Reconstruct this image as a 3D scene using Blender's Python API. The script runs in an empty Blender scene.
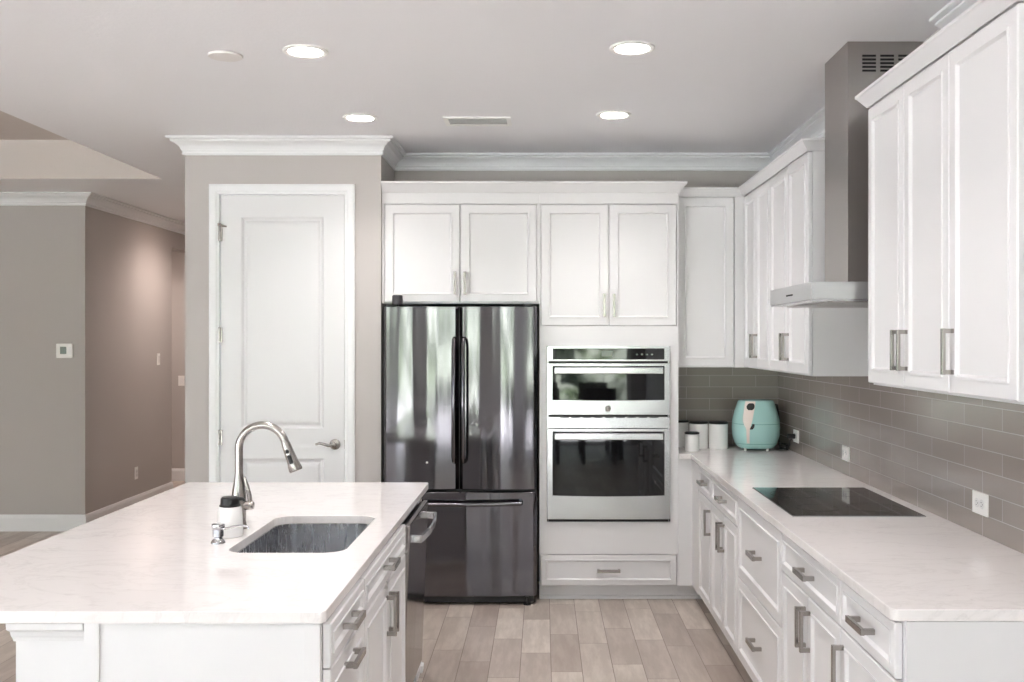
import bpy, bmesh, math, random
from mathutils import Vector, Matrix
random.seed(7)
PI = math.pi
sc = bpy.context.scene
COL = sc.collection

# ---------------------------------------------------------------- camera, world, light, exposure
cam_d = bpy.data.cameras.new('camera')
cam = bpy.data.objects.new('camera', cam_d); COL.objects.link(cam)
cam.location = (0, 0, 1.59); cam.rotation_euler = (PI/2, 0, 0)
cam_d.sensor_width = 36.0; cam_d.lens = 36.0*1000/1024
cam_d.shift_x = -31/1024; cam_d.shift_y = -1/1024
cam_d.clip_start = 0.05; cam_d.clip_end = 200
sc.camera = cam
sc.view_settings.view_transform = 'Standard'
sc.view_settings.look = 'None'
sc.view_settings.exposure = 1.18
sc.view_settings.gamma = 1.0
sc.view_settings.use_curve_mapping = False
sc.cycles.max_bounces = 24; sc.cycles.diffuse_bounces = 16; sc.cycles.glossy_bounces = 8

WORLD_STRENGTH = 2.15
LENS_EMIT = 14.0
CAN_WATTS = 23.0
world = bpy.data.worlds.new('sky'); sc.world = world; world.use_nodes = True
wn = world.node_tree; wn.nodes.clear()
wo = wn.nodes.new('ShaderNodeOutputWorld'); wb = wn.nodes.new('ShaderNodeBackground')
wtc = wn.nodes.new('ShaderNodeTexCoord'); wsep = wn.nodes.new('ShaderNodeSeparateXYZ'); wr = wn.nodes.new('ShaderNodeValToRGB')
wn.links.new(wtc.outputs['Generated'], wsep.inputs[0]); wn.links.new(wsep.outputs['Z'], wr.inputs[0])
wr.color_ramp.elements[0].position = 0.0; wr.color_ramp.elements[0].color = (0.80, 0.90, 1.0, 1)
wr.color_ramp.elements[1].position = 0.7; wr.color_ramp.elements[1].color = (0.60, 0.77, 1.0, 1)
wn.links.new(wr.outputs[0], wb.inputs['Color']); wb.inputs['Strength'].default_value = WORLD_STRENGTH
wn.links.new(wb.outputs[0], wo.inputs[0])

sun_d = bpy.data.lights.new('sun', 'SUN'); sun_d.energy = 48.0; sun_d.angle = 0.01; sun_d.color = (1.0, 0.98, 0.97)
sun = bpy.data.objects.new('sun', sun_d); COL.objects.link(sun)
sun.rotation_euler = Vector((0.45, 0.62, 1.0)).to_track_quat('Z', 'Y').to_euler()
# daylight entering by the glazed openings behind the camera and to the left (light portals for the sky)
def portal(name, loc, rot, sx, sy):
    l = bpy.data.lights.new(name, 'AREA'); l.shape = 'RECTANGLE'; l.size = sx; l.size_y = sy
    l.cycles.is_portal = True
    o = bpy.data.objects.new(name, l); COL.objects.link(o); o.location = loc; o.rotation_euler = rot
REAR_Y = -3.0; LEFT_X = -7.6; WALL_X = 1.555; CEIL = 2.81; BACK_Y = 6.60
portal('sky_portal', (-3.05, REAR_Y-0.15, 1.3), (PI/2, 0, 0), 9.0, 2.6)
portal('sky_portal', (LEFT_X-0.15, -0.55, 1.3), (PI/2, 0, -PI/2), 3.6, 2.6)

# ---------------------------------------------------------------- node helpers and materials
def srgb(r, g, b):
    f = lambda c: (c/255/12.92) if c/255 <= 0.04045 else ((c/255+0.055)/1.055)**2.4
    return (f(r), f(g), f(b), 1)

class NT:
    def __init__(s, name):
        s.m = bpy.data.materials.new(name); s.m.use_nodes = True
        s.t = s.m.node_tree; s.p = s.t.nodes['Principled BSDF']
        s.tc = None
    def n(s, typ, **kw):
        o = s.t.nodes.new(typ)
        for k, v in kw.items(): setattr(o, k, v)
        return o
    def l(s, a, b): s.t.links.new(a, b)
    def obj(s):
        if s.tc is None: s.tc = s.n('ShaderNodeTexCoord')
        return s.tc.outputs['Object']
    def mapped(s, scale=(1, 1, 1)):
        mp = s.n('ShaderNodeMapping'); mp.inputs['Scale'].default_value = scale
        s.l(s.obj(), mp.inputs[0]); return mp.outputs[0]
    def noise(s, scale, detail=3, rough=0.5, stretch=(1, 1, 1), dist=0.0):
        o = s.n('ShaderNodeTexNoise'); s.l(s.mapped(stretch), o.inputs['Vector'])
        o.inputs['Scale'].default_value = scale; o.inputs['Detail'].default_value = detail
        o.inputs['Roughness'].default_value = rough; o.inputs['Distortion'].default_value = dist
        return o.outputs['Fac']
    def math(s, op, a, b=0.0, c=0.0):
        o = s.n('ShaderNodeMath', operation=op)
        for i, v in enumerate((a, b, c)):
            if isinstance(v, (int, float)): o.inputs[i].default_value = v
            else: s.l(v, o.inputs[i])
        return o.outputs[0]
    def ramp(s, fac, stops):
        o = s.n('ShaderNodeValToRGB'); s.l(fac, o.inputs[0])
        e = o.color_ramp.elements
        while len(e) < len(stops): e.new(0.5)
        for i, (p, c) in enumerate(stops):
            e[i].position = p; e[i].color = c
        return o.outputs[0]
    def mix(s, fac, a, b):
        o = s.n('ShaderNodeMix', data_type='RGBA')
        for sock, v in ((o.inputs[0], fac), (o.inputs[6], a), (o.inputs[7], b)):
            if isinstance(v, (int, float, tuple)): sock.default_value = v
            else: s.l(v, sock)
        return o.outputs[2]
    def bump(s, h, strength, dist=0.01):
        o = s.n('ShaderNodeBump'); o.inputs['Strength'].default_value = strength
        o.inputs['Distance'].default_value = dist; s.l(h, o.inputs['Height'])
        s.l(o.outputs[0], s.p.inputs['Normal'])
    def set(s, **kw):
        for k, v in kw.items():
            sock = s.p.inputs[k.replace('_', ' ')]
            if isinstance(v, (int, float, tuple)): sock.default_value = v
            else: s.l(v, sock)
        return s.m

def paint(name, col, rough=0.5, var=0.03, bump=0.0, bscale=300):
    m = NT(name)
    n = m.noise(1.3, 2)
    c2 = tuple(min(1, c*(1-var)) for c in col[:3])+(1,)
    m.set(Base_Color=m.mix(n, col, c2), Roughness=rough)
    if bump: m.bump(m.noise(bscale, 3), bump, 0.002)
    return m.m

M = {}
M['cab'] = paint('white_cabinet_paint', srgb(217, 216, 217), 0.3, 0.015)
M['door_paint'] = paint('white_door_paint', srgb(214, 214, 215), 0.38, 0.015)
M['trim'] = paint('white_trim_paint', srgb(224, 225, 226), 0.4, 0.015)
M['wall'] = paint('greige_wall_paint', srgb(180, 175, 172), 0.7, 0.03, 0.25, 160)
M['ceil'] = paint('knockdown_ceiling_paint', srgb(234, 234, 236), 0.85, 0.03, 0.6, 60)
M['tray'] = paint('taupe_tray_paint', srgb(208, 200, 195), 0.8, 0.03, 0.5, 60)
M['black'] = paint('black_plastic', srgb(22, 22, 23), 0.4, 0.1)
M['charcoal'] = paint('charcoal_plastic', srgb(58, 56, 60), 0.55, 0.1)
M['plate'] = paint('white_plastic', srgb(236, 235, 232), 0.35, 0.02)
M['slot'] = paint('dark_recess', srgb(18, 18, 20), 0.8, 0.05)
M['screen'] = paint('grey_display', srgb(112, 122, 112), 0.2, 0.05)
M['ceramic'] = paint('white_ceramic', srgb(236, 235, 234), 0.22, 0.02)
M['cover'] = paint('offwhite_cover_paint', srgb(226, 223, 220), 0.7, 0.03)
M['patio'] = paint('pale_patio_concrete', srgb(200, 200, 200), 0.8, 0.1)
M['dark_wood'] = paint('dark_brown_wood', srgb(50, 38, 34), 0.35, 0.3)

def quartz():
    m = NT('white_quartz')
    a = m.noise(2.2, 6, 0.6, (1, 1.8, 1), 1.5)
    v = m.ramp(a, [(0.47, srgb(224, 220, 219)), (0.495, srgb(213, 209, 208)), (0.52, srgb(225, 221, 220)), (0.7, srgb(228, 224, 223))])
    b = m.noise(16, 5, 0.7, (1, 2.2, 1), 0.8)
    v2 = m.ramp(b, [(0.34, srgb(210, 205, 204)), (0.44, srgb(228, 224, 223))])
    m.set(Base_Color=m.mix(0.4, v, v2), Roughness=0.06)
    m.p.inputs['IOR'].default_value = 1.55
    return m.m
M['quartz'] = quartz()

def metal(name, col, rough, stretch=None, strength=0.15, scale=60):
    m = NT(name)
    m.set(Base_Color=col, Metallic=1.0, Roughness=rough)
    if stretch:
        n = m.noise(scale, 3, 0.6, stretch)
        m.bump(n, strength, 0.001)
        m.set(Roughness=m.math('MULTIPLY_ADD', n, rough*0.6, rough*0.7))
    return m.m
M['nickel'] = metal('brushed_nickel', srgb(166, 161, 157), 0.25)
M['chrome'] = metal('polished_chrome', srgb(200, 200, 203), 0.08)
M['steel'] = metal('stainless_steel', srgb(182, 182, 184), 0.2, (0.02, 1, 1), 0.1, 250)
M['hood'] = metal('brushed_hood_steel', srgb(166, 161, 158), 0.3)
M['hood_canopy'] = metal('satin_hood_steel', srgb(192, 192, 194), 0.3)
M['sink'] = metal('brushed_sink_steel', srgb(186, 187, 190), 0.26, (1, 1, 0.2), 0.02, 90)

def black_stainless():
    m = NT('black_stainless')
    n1 = m.noise(5.0, 0, 0.4, (1, 1, 0.04), 0.3)
    n2 = m.noise(17, 0, 0.5, (1, 1, 0.03))
    h = m.math('MULTIPLY_ADD', n2, 0.10, n1)
    m.bump(h, 0.5, 0.045)
    m.set(Base_Color=srgb(106, 104, 108), Metallic=1.0, Roughness=0.11)
    return m.m
M['fridge'] = black_stainless()
def dw_metal():
    m = NT('dark_polished_stainless')
    n = m.noise(5, 2, 0.4, (1, 1, 0.2)); m.bump(n, 0.15, 0.01)
    m.set(Base_Color=srgb(150, 146, 144), Metallic=1.0, Roughness=0.12); return m.m
M['dw'] = dw_metal()
def gloss(name, col, rough=0.04, spec=0.8):
    m = NT(name); m.set(Base_Color=col, Roughness=rough); m.p.inputs['IOR'].default_value = 1.5
    return m.m
M['glass_black'] = gloss('black_oven_glass', srgb(14, 14, 16), 0.03)
M['cooktop'] = gloss('black_ceramic_glass', srgb(12, 12, 14), 0.05)
M['ring'] = gloss('grey_burner_print', srgb(40, 40, 42), 0.15)
M['mint'] = paint('mint_plastic', srgb(168, 210, 206), 0.25, 0.03)
M['mint_seam'] = paint('mint_seam', srgb(84, 140, 130), 0.4, 0.03)
M['pearl'] = paint('pearl_plastic', srgb(228, 216, 208), 0.25, 0.03)

def emit(name, col, s):
    m = NT(name); m.set(Base_Color=col, Roughness=0.5)
    m.p.inputs['Emission Color'].default_value = col; m.p.inputs['Emission Strength'].default_value = s
    return m.m
M['lens'] = emit('lit_lamp_lens', (1.0, 0.92, 0.88, 1), LENS_EMIT)
M['added_tray_lens'] = emit('added_tray_lamp_lens', (1.0, 0.90, 0.84, 1), 14)
M['hall_lens'] = emit('lit_hall_lamp_lens', (1.0, 0.76, 0.65, 1), 55)

def planks():
    m = NT('wood_look_plank_floor')
    sep = m.n('ShaderNodeSeparateXYZ'); m.l(m.obj(), sep.inputs[0])
    u = m.math('DIVIDE', m.math('SUBTRACT', sep.outputs['X'], 0.039), 0.15)
    col = m.math('FLOOR', u)
    wn1 = m.n('ShaderNodeTexWhiteNoise', noise_dimensions='1D'); m.l(col, wn1.inputs['W'])
    off = m.math('ADD', m.math('MULTIPLY', col, 0.37), m.math('MULTIPLY', wn1.outputs['Value'], 0.25))
    v = m.math('ADD', m.math('DIVIDE', sep.outputs['Y'], 0.61), off)
    row = m.math('FLOOR', v)
    cmb = m.n('ShaderNodeCombineXYZ'); m.l(col, cmb.inputs[0]); m.l(row, cmb.inputs[1])
    wn2 = m.n('ShaderNodeTexWhiteNoise', noise_dimensions='3D'); m.l(cmb.outputs[0], wn2.inputs['Vector'])
    # grain: noise offset per plank
    va = m.n('ShaderNodeVectorMath', operation='MULTIPLY_ADD')
    m.l(wn2.outputs['Color'], va.inputs[0]); va.inputs[1].default_value = (7, 7, 7); m.l(m.mapped((1, 0.16, 1)), va.inputs[2])
    g = m.n('ShaderNodeTexNoise'); m.l(va.outputs[0], g.inputs['Vector']); g.inputs['Scale'].default_value = 22
    g.inputs['Detail'].default_value = 6; g.inputs['Roughness'].default_value = 0.62
    g2 = m.n('ShaderNodeTexNoise'); m.l(va.outputs[0], g2.inputs['Vector']); g2.inputs['Scale'].default_value = 5
    base = m.ramp(wn2.outputs['Value'], [(0.0, srgb(165, 153, 144)), (0.35, srgb(178, 167, 158)), (0.65, srgb(187, 177, 167)), (1.0, srgb(201, 191, 181))])
    dark = m.mix(m.math('MULTIPLY', m.ramp(g.outputs['Fac'], [(0.42, (1, 1, 1, 1)), (0.62, (0, 0, 0, 1))]), 0.30), base, srgb(120, 104, 94))
    dark = m.mix(m.math('MULTIPLY', m.ramp(g2.outputs['Fac'], [(0.5, (0, 0, 0, 1)), (0.68, (1, 1, 1, 1))]), 0.35), dark, srgb(134, 118, 108))
    fu = m.math('FRACT', u); fv = m.math('FRACT', v)
    eu = m.math('MINIMUM', fu, m.math('SUBTRACT', 1.0, fu)); ev = m.math('MINIMUM', fv, m.math('SUBTRACT', 1.0, fv))
    gm = m.math('MAXIMUM', m.math('LESS_THAN', eu, 0.011), m.math('LESS_THAN', ev, 0.0028))
    m.set(Base_Color=m.mix(gm, dark, srgb(112, 98, 90)), Roughness=0.38)
    m.bump(m.math('SUBTRACT', m.math('MULTIPLY', g.outputs['Fac'], 0.15), gm), 0.35, 0.002)
    return m.m
M['floor'] = planks()

def tiles():
    # 3 x 12 inch glossy subway tile in running bond; along Y on the right wall, along X on the back wall
    m = NT('taupe_glass_subway_tile')
    sep = m.n('ShaderNodeSeparateXYZ'); m.l(m.obj(), sep.inputs[0])
    geo = m.n('ShaderNodeNewGeometry'); sn = m.n('ShaderNodeSeparateXYZ'); m.l(geo.outputs['Normal'], sn.inputs[0])
    isx = m.math('GREATER_THAN', m.math('ABSOLUTE', sn.outputs['X']), 0.5)
    r = m.math('DIVIDE', m.math('SUBTRACT', sep.outputs['Z'], 0.90), 0.0762); row = m.math('FLOOR', r)
    par = m.math('MODULO', m.math('ADD', row, 10), 2)
    ux = m.math('SUBTRACT', sep.outputs['Y'], 3.52); uy = m.math('SUBTRACT', sep.outputs['X'], 1.25)
    along = m.math('ADD', m.math('MULTIPLY', isx, ux), m.math('MULTIPLY', m.math('SUBTRACT', 1.0, isx), uy))
    u = m.math('ADD', m.math('DIVIDE', along, 0.305), m.math('MULTIPLY', par, 0.5)); cu = m.math('FLOOR', u)
    cmb = m.n('ShaderNodeCombineXYZ'); m.l(cu, cmb.inputs[0]); m.l(row, cmb.inputs[1]); m.l(isx, cmb.inputs[2])
    w = m.n('ShaderNodeTexWhiteNoise', noise_dimensions='3D'); m.l(cmb.outputs[0], w.inputs['Vector'])
    fr = m.math('FRACT', r); fu = m.math('FRACT', u)
    er = m.math('MINIMUM', fr, m.math('SUBTRACT', 1.0, fr)); eu = m.math('MINIMUM', fu, m.math('SUBTRACT', 1.0, fu))
    g = m.math('MAXIMUM', m.math('LESS_THAN', er, 0.02), m.math('LESS_THAN', eu, 0.005))
    c = m.ramp(w.outputs['Value'], [(0, srgb(146, 137, 131)), (1, srgb(151, 143, 137))])
    m.set(Base_Color=m.mix(g, c, srgb(172, 165, 159)), Roughness=m.math('MULTIPLY_ADD', g, 0.5, 0.14))
    m.bump(m.math('SUBTRACT', m.math('MULTIPLY', m.noise(6, 2), 0.3), g), 0.3, 0.002)
    return m.m
M['tile'] = tiles()

def foliage():
    m = NT('sunlit_green_foliage')
    n = m.noise(5, 8, 0.75)
    g = m.ramp(n, [(0.35, (0.01, 0.03, 0.01, 1)), (0.5, (0.10, 0.15, 0.07, 1)), (0.62, (0.5, 0.60, 0.44, 1))])
    sun_patch = m.ramp(m.noise(0.8, 3, 0.6), [(0.45, (0, 0, 0, 1)), (0.55, (1, 1, 1, 1))])  # light patches put sunlit leaves and bright gaps into the leaf colour
    m.set(Base_Color=m.mix(m.math('MULTIPLY', sun_patch, 0.75), g, (0.74, 0.80, 0.70, 1)), Roughness=0.7)
    m.bump(n, 1.0, 0.2); return m.m
M['leaf'] = foliage()

# ---------------------------------------------------------------- mesh builder
class MB:
    def __init__(s): s.bm = bmesh.new()
    def box(s, x0, x1, y0, y1, z0, z1, bev=0.0):
        x0, x1 = sorted((x0, x1)); y0, y1 = sorted((y0, y1)); z0, z1 = sorted((z0, z1))
        v = [s.bm.verts.new(p) for p in ((x0,y0,z0),(x1,y0,z0),(x1,y1,z0),(x0,y1,z0),(x0,y0,z1),(x1,y0,z1),(x1,y1,z1),(x0,y1,z1))]
        fs = [s.bm.faces.new([v[i] for i in q]) for q in ((0,3,2,1),(4,5,6,7),(0,1,5,4),(1,2,6,5),(2,3,7,6),(3,0,4,7))]
        if bev:
            es = list({e for f in fs for e in f.edges})
            bmesh.ops.bevel(s.bm, geom=es, offset=bev, segments=2, profile=0.6, affect='EDGES')
        return s
    def loft(s, rings, cap0=True, cap1=True, closed=True):
        vs = [[s.bm.verts.new(p) for p in r] for r in rings]
        n = len(vs[0])
        for a, b in zip(vs[:-1], vs[1:]):
            for i in range(n if closed else n-1):
                j = (i+1) % n
                try: s.bm.faces.new((a[i], a[j], b[j], b[i]))
                except ValueError: pass
        if cap0: s.bm.faces.new(list(reversed(vs[0])))
        if cap1: s.bm.faces.new(vs[-1])
        return s
    def lathe(s, prof, c=(0, 0, 0), seg=32, axis='z'):
        rings = []
        for r, h in prof:
            ring = []
            for i in range(seg):
                a = 2*PI*i/seg; p = (max(r, 1e-4)*math.cos(a), max(r, 1e-4)*math.sin(a), h)
                if axis == 'x': p = (p[2], p[0], p[1])
                if axis == 'y': p = (p[0], p[2], p[1])
                ring.append(Vector(p)+Vector(c))
            rings.append(ring)
        return s.loft(rings)
    def tube(s, pts, rad, seg=16):
        pts = [Vector(p) for p in pts]
        if not isinstance(rad, (list, tuple)): rad = [rad]*len(pts)
        rings = []; up = None
        for i, p in enumerate(pts):
            t = (pts[min(i+1, len(pts)-1)]-pts[max(i-1, 0)]).normalized()
            if up is None:
                up = Vector((0, 0, 1)) if abs(t.z) < 0.9 else Vector((0, 1, 0))
            a = t.cross(up).normalized(); b = a.cross(t).normalized(); up = b
            rings.append([p+a*rad[i]*math.cos(2*PI*k/seg)+b*rad[i]*math.sin(2*PI*k/seg) for k in range(seg)])
        return s.loft(rings)
    def sweep(s, path, prof, side=1, z=0.0):
        """extrude a closed (out, height) profile along a 2D polyline with mitred corners; out is to the left of the path when side=1"""
        pts = [Vector((p[0], p[1])) for p in path]; rings = []
        for i, p in enumerate(pts):
            ns = []
            if i > 0: d = (p-pts[i-1]).normalized(); ns.append(Vector((-d.y, d.x))*side)
            if i < len(pts)-1: d = (pts[i+1]-p).normalized(); ns.append(Vector((-d.y, d.x))*side)
            if len(ns) == 2:
                m = (ns[0]+ns[1]); m /= max(1e-6, m.length_squared)/2
            else: m = ns[0]
            rings.append([(p.x+m.x*o, p.y+m.y*o, z+h) for o, h in prof])
        return s.loft(rings)
    def rings_panel(s, x0, x1, z0, z1, rings, t):
        """door or drawer front facing -y: rings = [(inset, depth)], back at y=t"""
        R = [[(x0, t, z0), (x1, t, z0), (x1, t, z1), (x0, t, z1)]]
        for ins, d in rings:
            R.append([(x0+ins, d, z0+ins), (x1-ins, d, z0+ins), (x1-ins, d, z1-ins), (x0+ins, d, z1-ins)])
        return s.loft(R)
    def plate(s, outer, holes, z0, z1):
        es = []
        for lp in [outer]+holes:
            vs = [s.bm.verts.new((p[0], p[1], z1)) for p in lp]
            es += [s.bm.edges.new((vs[i], vs[(i+1) % len(vs)])) for i in range(len(vs))]
        r = bmesh.ops.triangle_fill(s.bm, use_beauty=True, use_dissolve=False, edges=es)
        fs = [g for g in r['geom'] if isinstance(g, bmesh.types.BMFace)]
        ex = bmesh.ops.extrude_face_region(s.bm, geom=fs)
        bmesh.ops.translate(s.bm, verts=[g for g in ex['geom'] if isinstance(g, bmesh.types.BMVert)], vec=(0, 0, z0-z1))
        return s
    def xf(s, mat):
        bmesh.ops.transform(s.bm, matrix=mat, verts=s.bm.verts); return s

def build(mb, name, mat, parent=None, world=False, smooth=False, angle=35):
    bm = mb.bm
    if world and parent is not None:
        bmesh.ops.translate(bm, verts=bm.verts, vec=-WL[parent.name])
    bmesh.ops.recalc_face_normals(bm, faces=bm.faces)
    me = bpy.data.meshes.new(name)
    if smooth:
        for f in bm.faces: f.smooth = True
        for e in bm.edges:
            if len(e.link_faces) == 2 and e.calc_face_angle(0) > math.radians(angle): e.smooth = False
    bm.to_mesh(me); bm.free()
    o = bpy.data.objects.new(name, me); COL.objects.link(o)
    me.materials.append(M[mat] if isinstance(mat, str) else mat)
    if parent is not None: o.parent = parent
    WL[o.name] = WL[parent.name].copy() if parent is not None else Vector((0, 0, 0))
    return o
WL = {}
def tag(o, label=None, cat=None, group=None, kind=None):
    if label: o['label'] = label
    if cat: o['category'] = cat
    if group: o['group'] = group
    if kind: o['kind'] = kind
    return o
def thing(name, label, cat, loc=(0, 0, 0), rz=0.0, group=None):
    o = bpy.data.objects.new(name, None); COL.objects.link(o)
    o.empty_display_size = 0.1
    o.location = loc; o.rotation_euler = (0, 0, rz); WL[o.name] = Vector(loc)
    return tag(o, label, cat, group)
def struct(name, mb, mat, parent=None, label=None):
    o = build(mb, name, mat, parent)
    if parent is None: o['kind'] = 'structure'
    if label: o['label'] = label
    return o
def copy_tree(o, parent=None):
    c = o.copy(); COL.objects.link(c)
    if parent is not None: c.parent = parent
    for ch in [x for x in list(bpy.data.objects) if x.parent == o]: copy_tree(ch, c)
    return c
def rrect(x0, x1, y0, y1, r, n=6):
    P = []
    for cx, cy, a0 in ((x1-r, y1-r, 0), (x0+r, y1-r, 90), (x0+r, y0+r, 180), (x1-r, y0+r, 270)):
        for i in range(n+1):
            a = math.radians(a0+90*i/n); P.append((cx+r*math.cos(a), cy+r*math.sin(a)))
    return P

# ---------------------------------------------------------------- the room
PF = 6.05   # pantry front wall plane
PL, PR = -2.166, -0.980
HX = -3.81; HY = 8.32
struct('floor', MB().box(LEFT_X-0.1, WALL_X+0.1, REAR_Y-0.1, 12.2, -0.1, 0), 'floor')
TRX, TRY = -2.886, 7.575
struct('ceiling', MB().box(TRX, WALL_X+0.1, REAR_Y-0.1, 12.2, CEIL, CEIL+0.5)
       .box(LEFT_X-0.1, TRX, TRY, 12.2, CEIL, CEIL+0.5).box(LEFT_X-0.1, TRX, REAR_Y-0.1, -1.5, CEIL, CEIL+0.5)
       .box(LEFT_X-0.1, -6.9, -1.5, TRY, CEIL, CEIL+0.5), 'ceil')
struct('ceiling_tray', MB().box(-6.9, TRX, -1.5, TRY, 3.105, 3.31).box(-6.9, TRX-0.0005, TRY-0.006, TRY-0.0005, CEIL+0.001, 3.105), 'tray')
struct('wall_right', MB().box(WALL_X, WALL_X+0.12, REAR_Y, BACK_Y+0.12, 0, CEIL), 'wall')
struct('wall_back', MB().box(PR, WALL_X, BACK_Y, BACK_Y+0.12, 0, CEIL), 'wall')
DL, DR, DT = -1.955, -1.200, 2.470    # pantry door opening
struct('wall_pantry_front', MB().box(PL, DL-0.02, PF, PF+0.12, 0, CEIL).box(DR+0.02, PR, PF, PF+0.12, 0, CEIL)
       .box(DL-0.02, DR+0.02, PF, PF+0.12, DT+0.02, CEIL), 'wall')
struct('wall_pantry_left', MB().box(PL, PL+0.12, PF+0.12, 12.1, 0, CEIL), 'wall')
struct('wall_pantry_right', MB().box(PR-0.12, PR, PF+0.12, BACK_Y+0.12, 0, CEIL), 'wall')
struct('wall_left_far', MB().box(LEFT_X, HX-0.12, HY, HY+0.12, 0, CEIL), 'wall')
OPY, OPZ = 10.26, 2.54
struct('wall_hall_side', MB().box(HX-0.12, HX, HY, OPY, 0, CEIL).box(HX-0.12, HX, OPY, 11.3, OPZ, CEIL), 'wall')
struct('wall_hall_far', MB().box(-5.4, -5.28, HY+0.12, 11.3, 0, CEIL), 'wall')
struct('wall_hall_end', MB().box(-5.4, PL, 11.3, 11.42, 0, CEIL), 'wall')
struct('wall_rear', MB().box(LEFT_X, WALL_X, REAR_Y-0.12, REAR_Y, 2.5, CEIL).box(1.33, WALL_X, REAR_Y-0.12, REAR_Y, 0, 2.5)
       .box(-2.3, -1.0, REAR_Y-0.12, REAR_Y, 0, 2.5).box(-5.1, -4.5, REAR_Y-0.12, REAR_Y, 0, 2.5)
       .box(LEFT_X, -7.2, REAR_Y-0.12, REAR_Y, 0, 2.5), 'wall')
struct('wall_left', MB().box(LEFT_X-0.12, LEFT_X, REAR_Y-0.12, HY+0.12, 2.5, CEIL).box(LEFT_X-0.12, LEFT_X, REAR_Y-0.12, -2.3, 0, 2.5)
       .box(LEFT_X-0.12, LEFT_X, 1.2, HY+0.12, 0, 2.5), 'wall')
# window and sliding-door frames of the openings behind the camera
def win_frame(name, x0, x1, n, y, z0=0.0, z1=2.5, along='x'):
    mb = MB(); w = 0.06
    for i in range(n+1):
        c = x0+w/2+(x1-x0-w)*i/n
        a = (c-w/2, c+w/2, y-0.09, y-0.03) if along == 'x' else (y-0.09, y-0.03, c-w/2, c+w/2)
        mb.box(*a, z0, z1)
    for z in (z0, z1-w):
        a = (x0, x1, y-0.088, y-0.032) if along == 'x' else (y-0.088, y-0.032, x0, x1)
        mb.box(*a, z, z+w)
    return struct(name, mb, 'trim')
win_frame('window_1', -1.0, 1.33, 2, REAR_Y)
win_frame('window_2', -4.5, -2.3, 2, REAR_Y)
win_frame('window_3', -7.2, -5.1, 3, REAR_Y)
win_frame('window_4', -2.3, 1.2, 3, LEFT_X, along='y')
# garden outside those openings
struct('ground', MB().box(-40, 20, -30, REAR_Y-0.13, -0.25, -0.12).box(-40, LEFT_X-0.13, REAR_Y-0.13, 20, -0.25, -0.12), 'patio')
def hedge(x0, x1, y, h, along='x', amp=0.5):
    mb = MB(); n = 80; k = 18; rows = []
    rnd = random.Random(4)
    for j in range(k+1):
        r = []
        for i in range(n+1):
            u = x0+(x1-x0)*i/n; z = -0.12+(h+0.5*math.sin(i*0.9)*math.sin(i*0.23)+rnd.uniform(-.15, .15))*j/k
            d = y-rnd.uniform(0, amp)-0.05*j+0.3*math.sin(u*2.1+j*0.7)
            r.append((u, d, z) if along == 'x' else (d, u, z))
        rows.append(r)
    back = [(p[0], p[1]-0.8, p[2]) if along == 'x' else (p[0]-0.8, p[1], p[2]) for p in rows[-1]]
    low = [(p[0], p[1]-0.8, -0.12) if along == 'x' else (p[0]-0.8, p[1], -0.12) for p in rows[0]]
    mb.loft(rows+[back, low], False, False, closed=False)
    return mb
o = build(hedge(-14, 6, -11.0, 2.9), 'garden_hedge', 'leaf', smooth=True, angle=80)
tag(o, 'tall leafy green garden hedge beyond the patio behind the camera', 'hedge', kind='stuff')

# mouldings
CROWN = [(0, -0.103), (0.010, -0.103), (0.013, -0.099), (0.013, -0.090), (0.010, -0.086), (0.010, -0.080), (0.017, -0.077), (0.019, -0.068), (0.026, -0.054), (0.040, -0.040), (0.060, -0.030), (0.066, -0.026), (0.066, -0.018), (0.076, -0.016), (0.087, -0.012), (0.087, 0), (0, 0)]
struct('trim_1', MB().sweep([(PL, 11.3), (PL, PF), (PR, PF), (PR, BACK_Y), (WALL_X, BACK_Y), (WALL_X, 4.50)], CROWN, -1, CEIL), 'trim', label='white crown moulding round the pantry and along the back wall')
struct('trim_2', MB().sweep([(WALL_X, 3.80), (WALL_X, REAR_Y)], CROWN, -1, CEIL), 'trim', label='white crown moulding on the right wall nearest the camera')
struct('trim_3', MB().sweep([(LEFT_X, HY), (HX, HY), (HX, 11.3)], CROWN, -1, CEIL), 'trim', label='white crown moulding on the left wall and hallway')
BASE = [(0, 0), (0.016, 0), (0.016, 0.11), (0.012, 0.122), (0.008, 0.135), (0, 0.138)]
struct('baseboard_left', MB().sweep([(LEFT_X, HY), (HX, HY), (HX, OPY)], BASE, -1, 0), 'trim')
struct('baseboard_hall', MB().sweep([(-5.4, 11.3), (PL, 11.3)], BASE, -1, 0), 'trim')
struct('baseboard_pantry', MB().sweep([(PL, 11.3), (PL, PF), (DL-0.075, PF)], BASE, -1, 0), 'trim')
CT = 0.060
def casing():
    mb = MB(); prof = [(0, 0.0), (0.010, 0.0), (0.012, -0.012), (0.017, -0.02), (0.017, -CT+0.012), (0.013, -CT), (0, -CT)]
    # three mitred legs drawn as a sweep in the x-z plane
    path = [(DL-0.002, 0), (DL-0.002, DT+0.002), (DR+0.002, DT+0.002), (DR+0.002, 0)]
    rings = []
    for i, (px, pz) in enumerate(path):
        ring = []
        for out, w in prof:
            w = -w
            dx = -w if i < 2 else w; dz = w if i in (1, 2) else 0
            ring.append((px+dx, PF-out, pz+dz))
        rings.append(ring)
    return mb.loft(rings)
struct('trim_4', casing(), 'trim', label='white casing round the pantry door')
struct('trim_5', MB().box(DL-0.020, DL-0.003, PF-0.0, PF+0.12, 0, DT+0.003).box(DR+0.003, DR+0.020, PF, PF+0.12, 0, DT+0.003).box(DL-0.020, DR+0.020, PF, PF+0.12, DT+0.003, DT+0.02), 'trim', label='white jamb of the pantry door')

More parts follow.
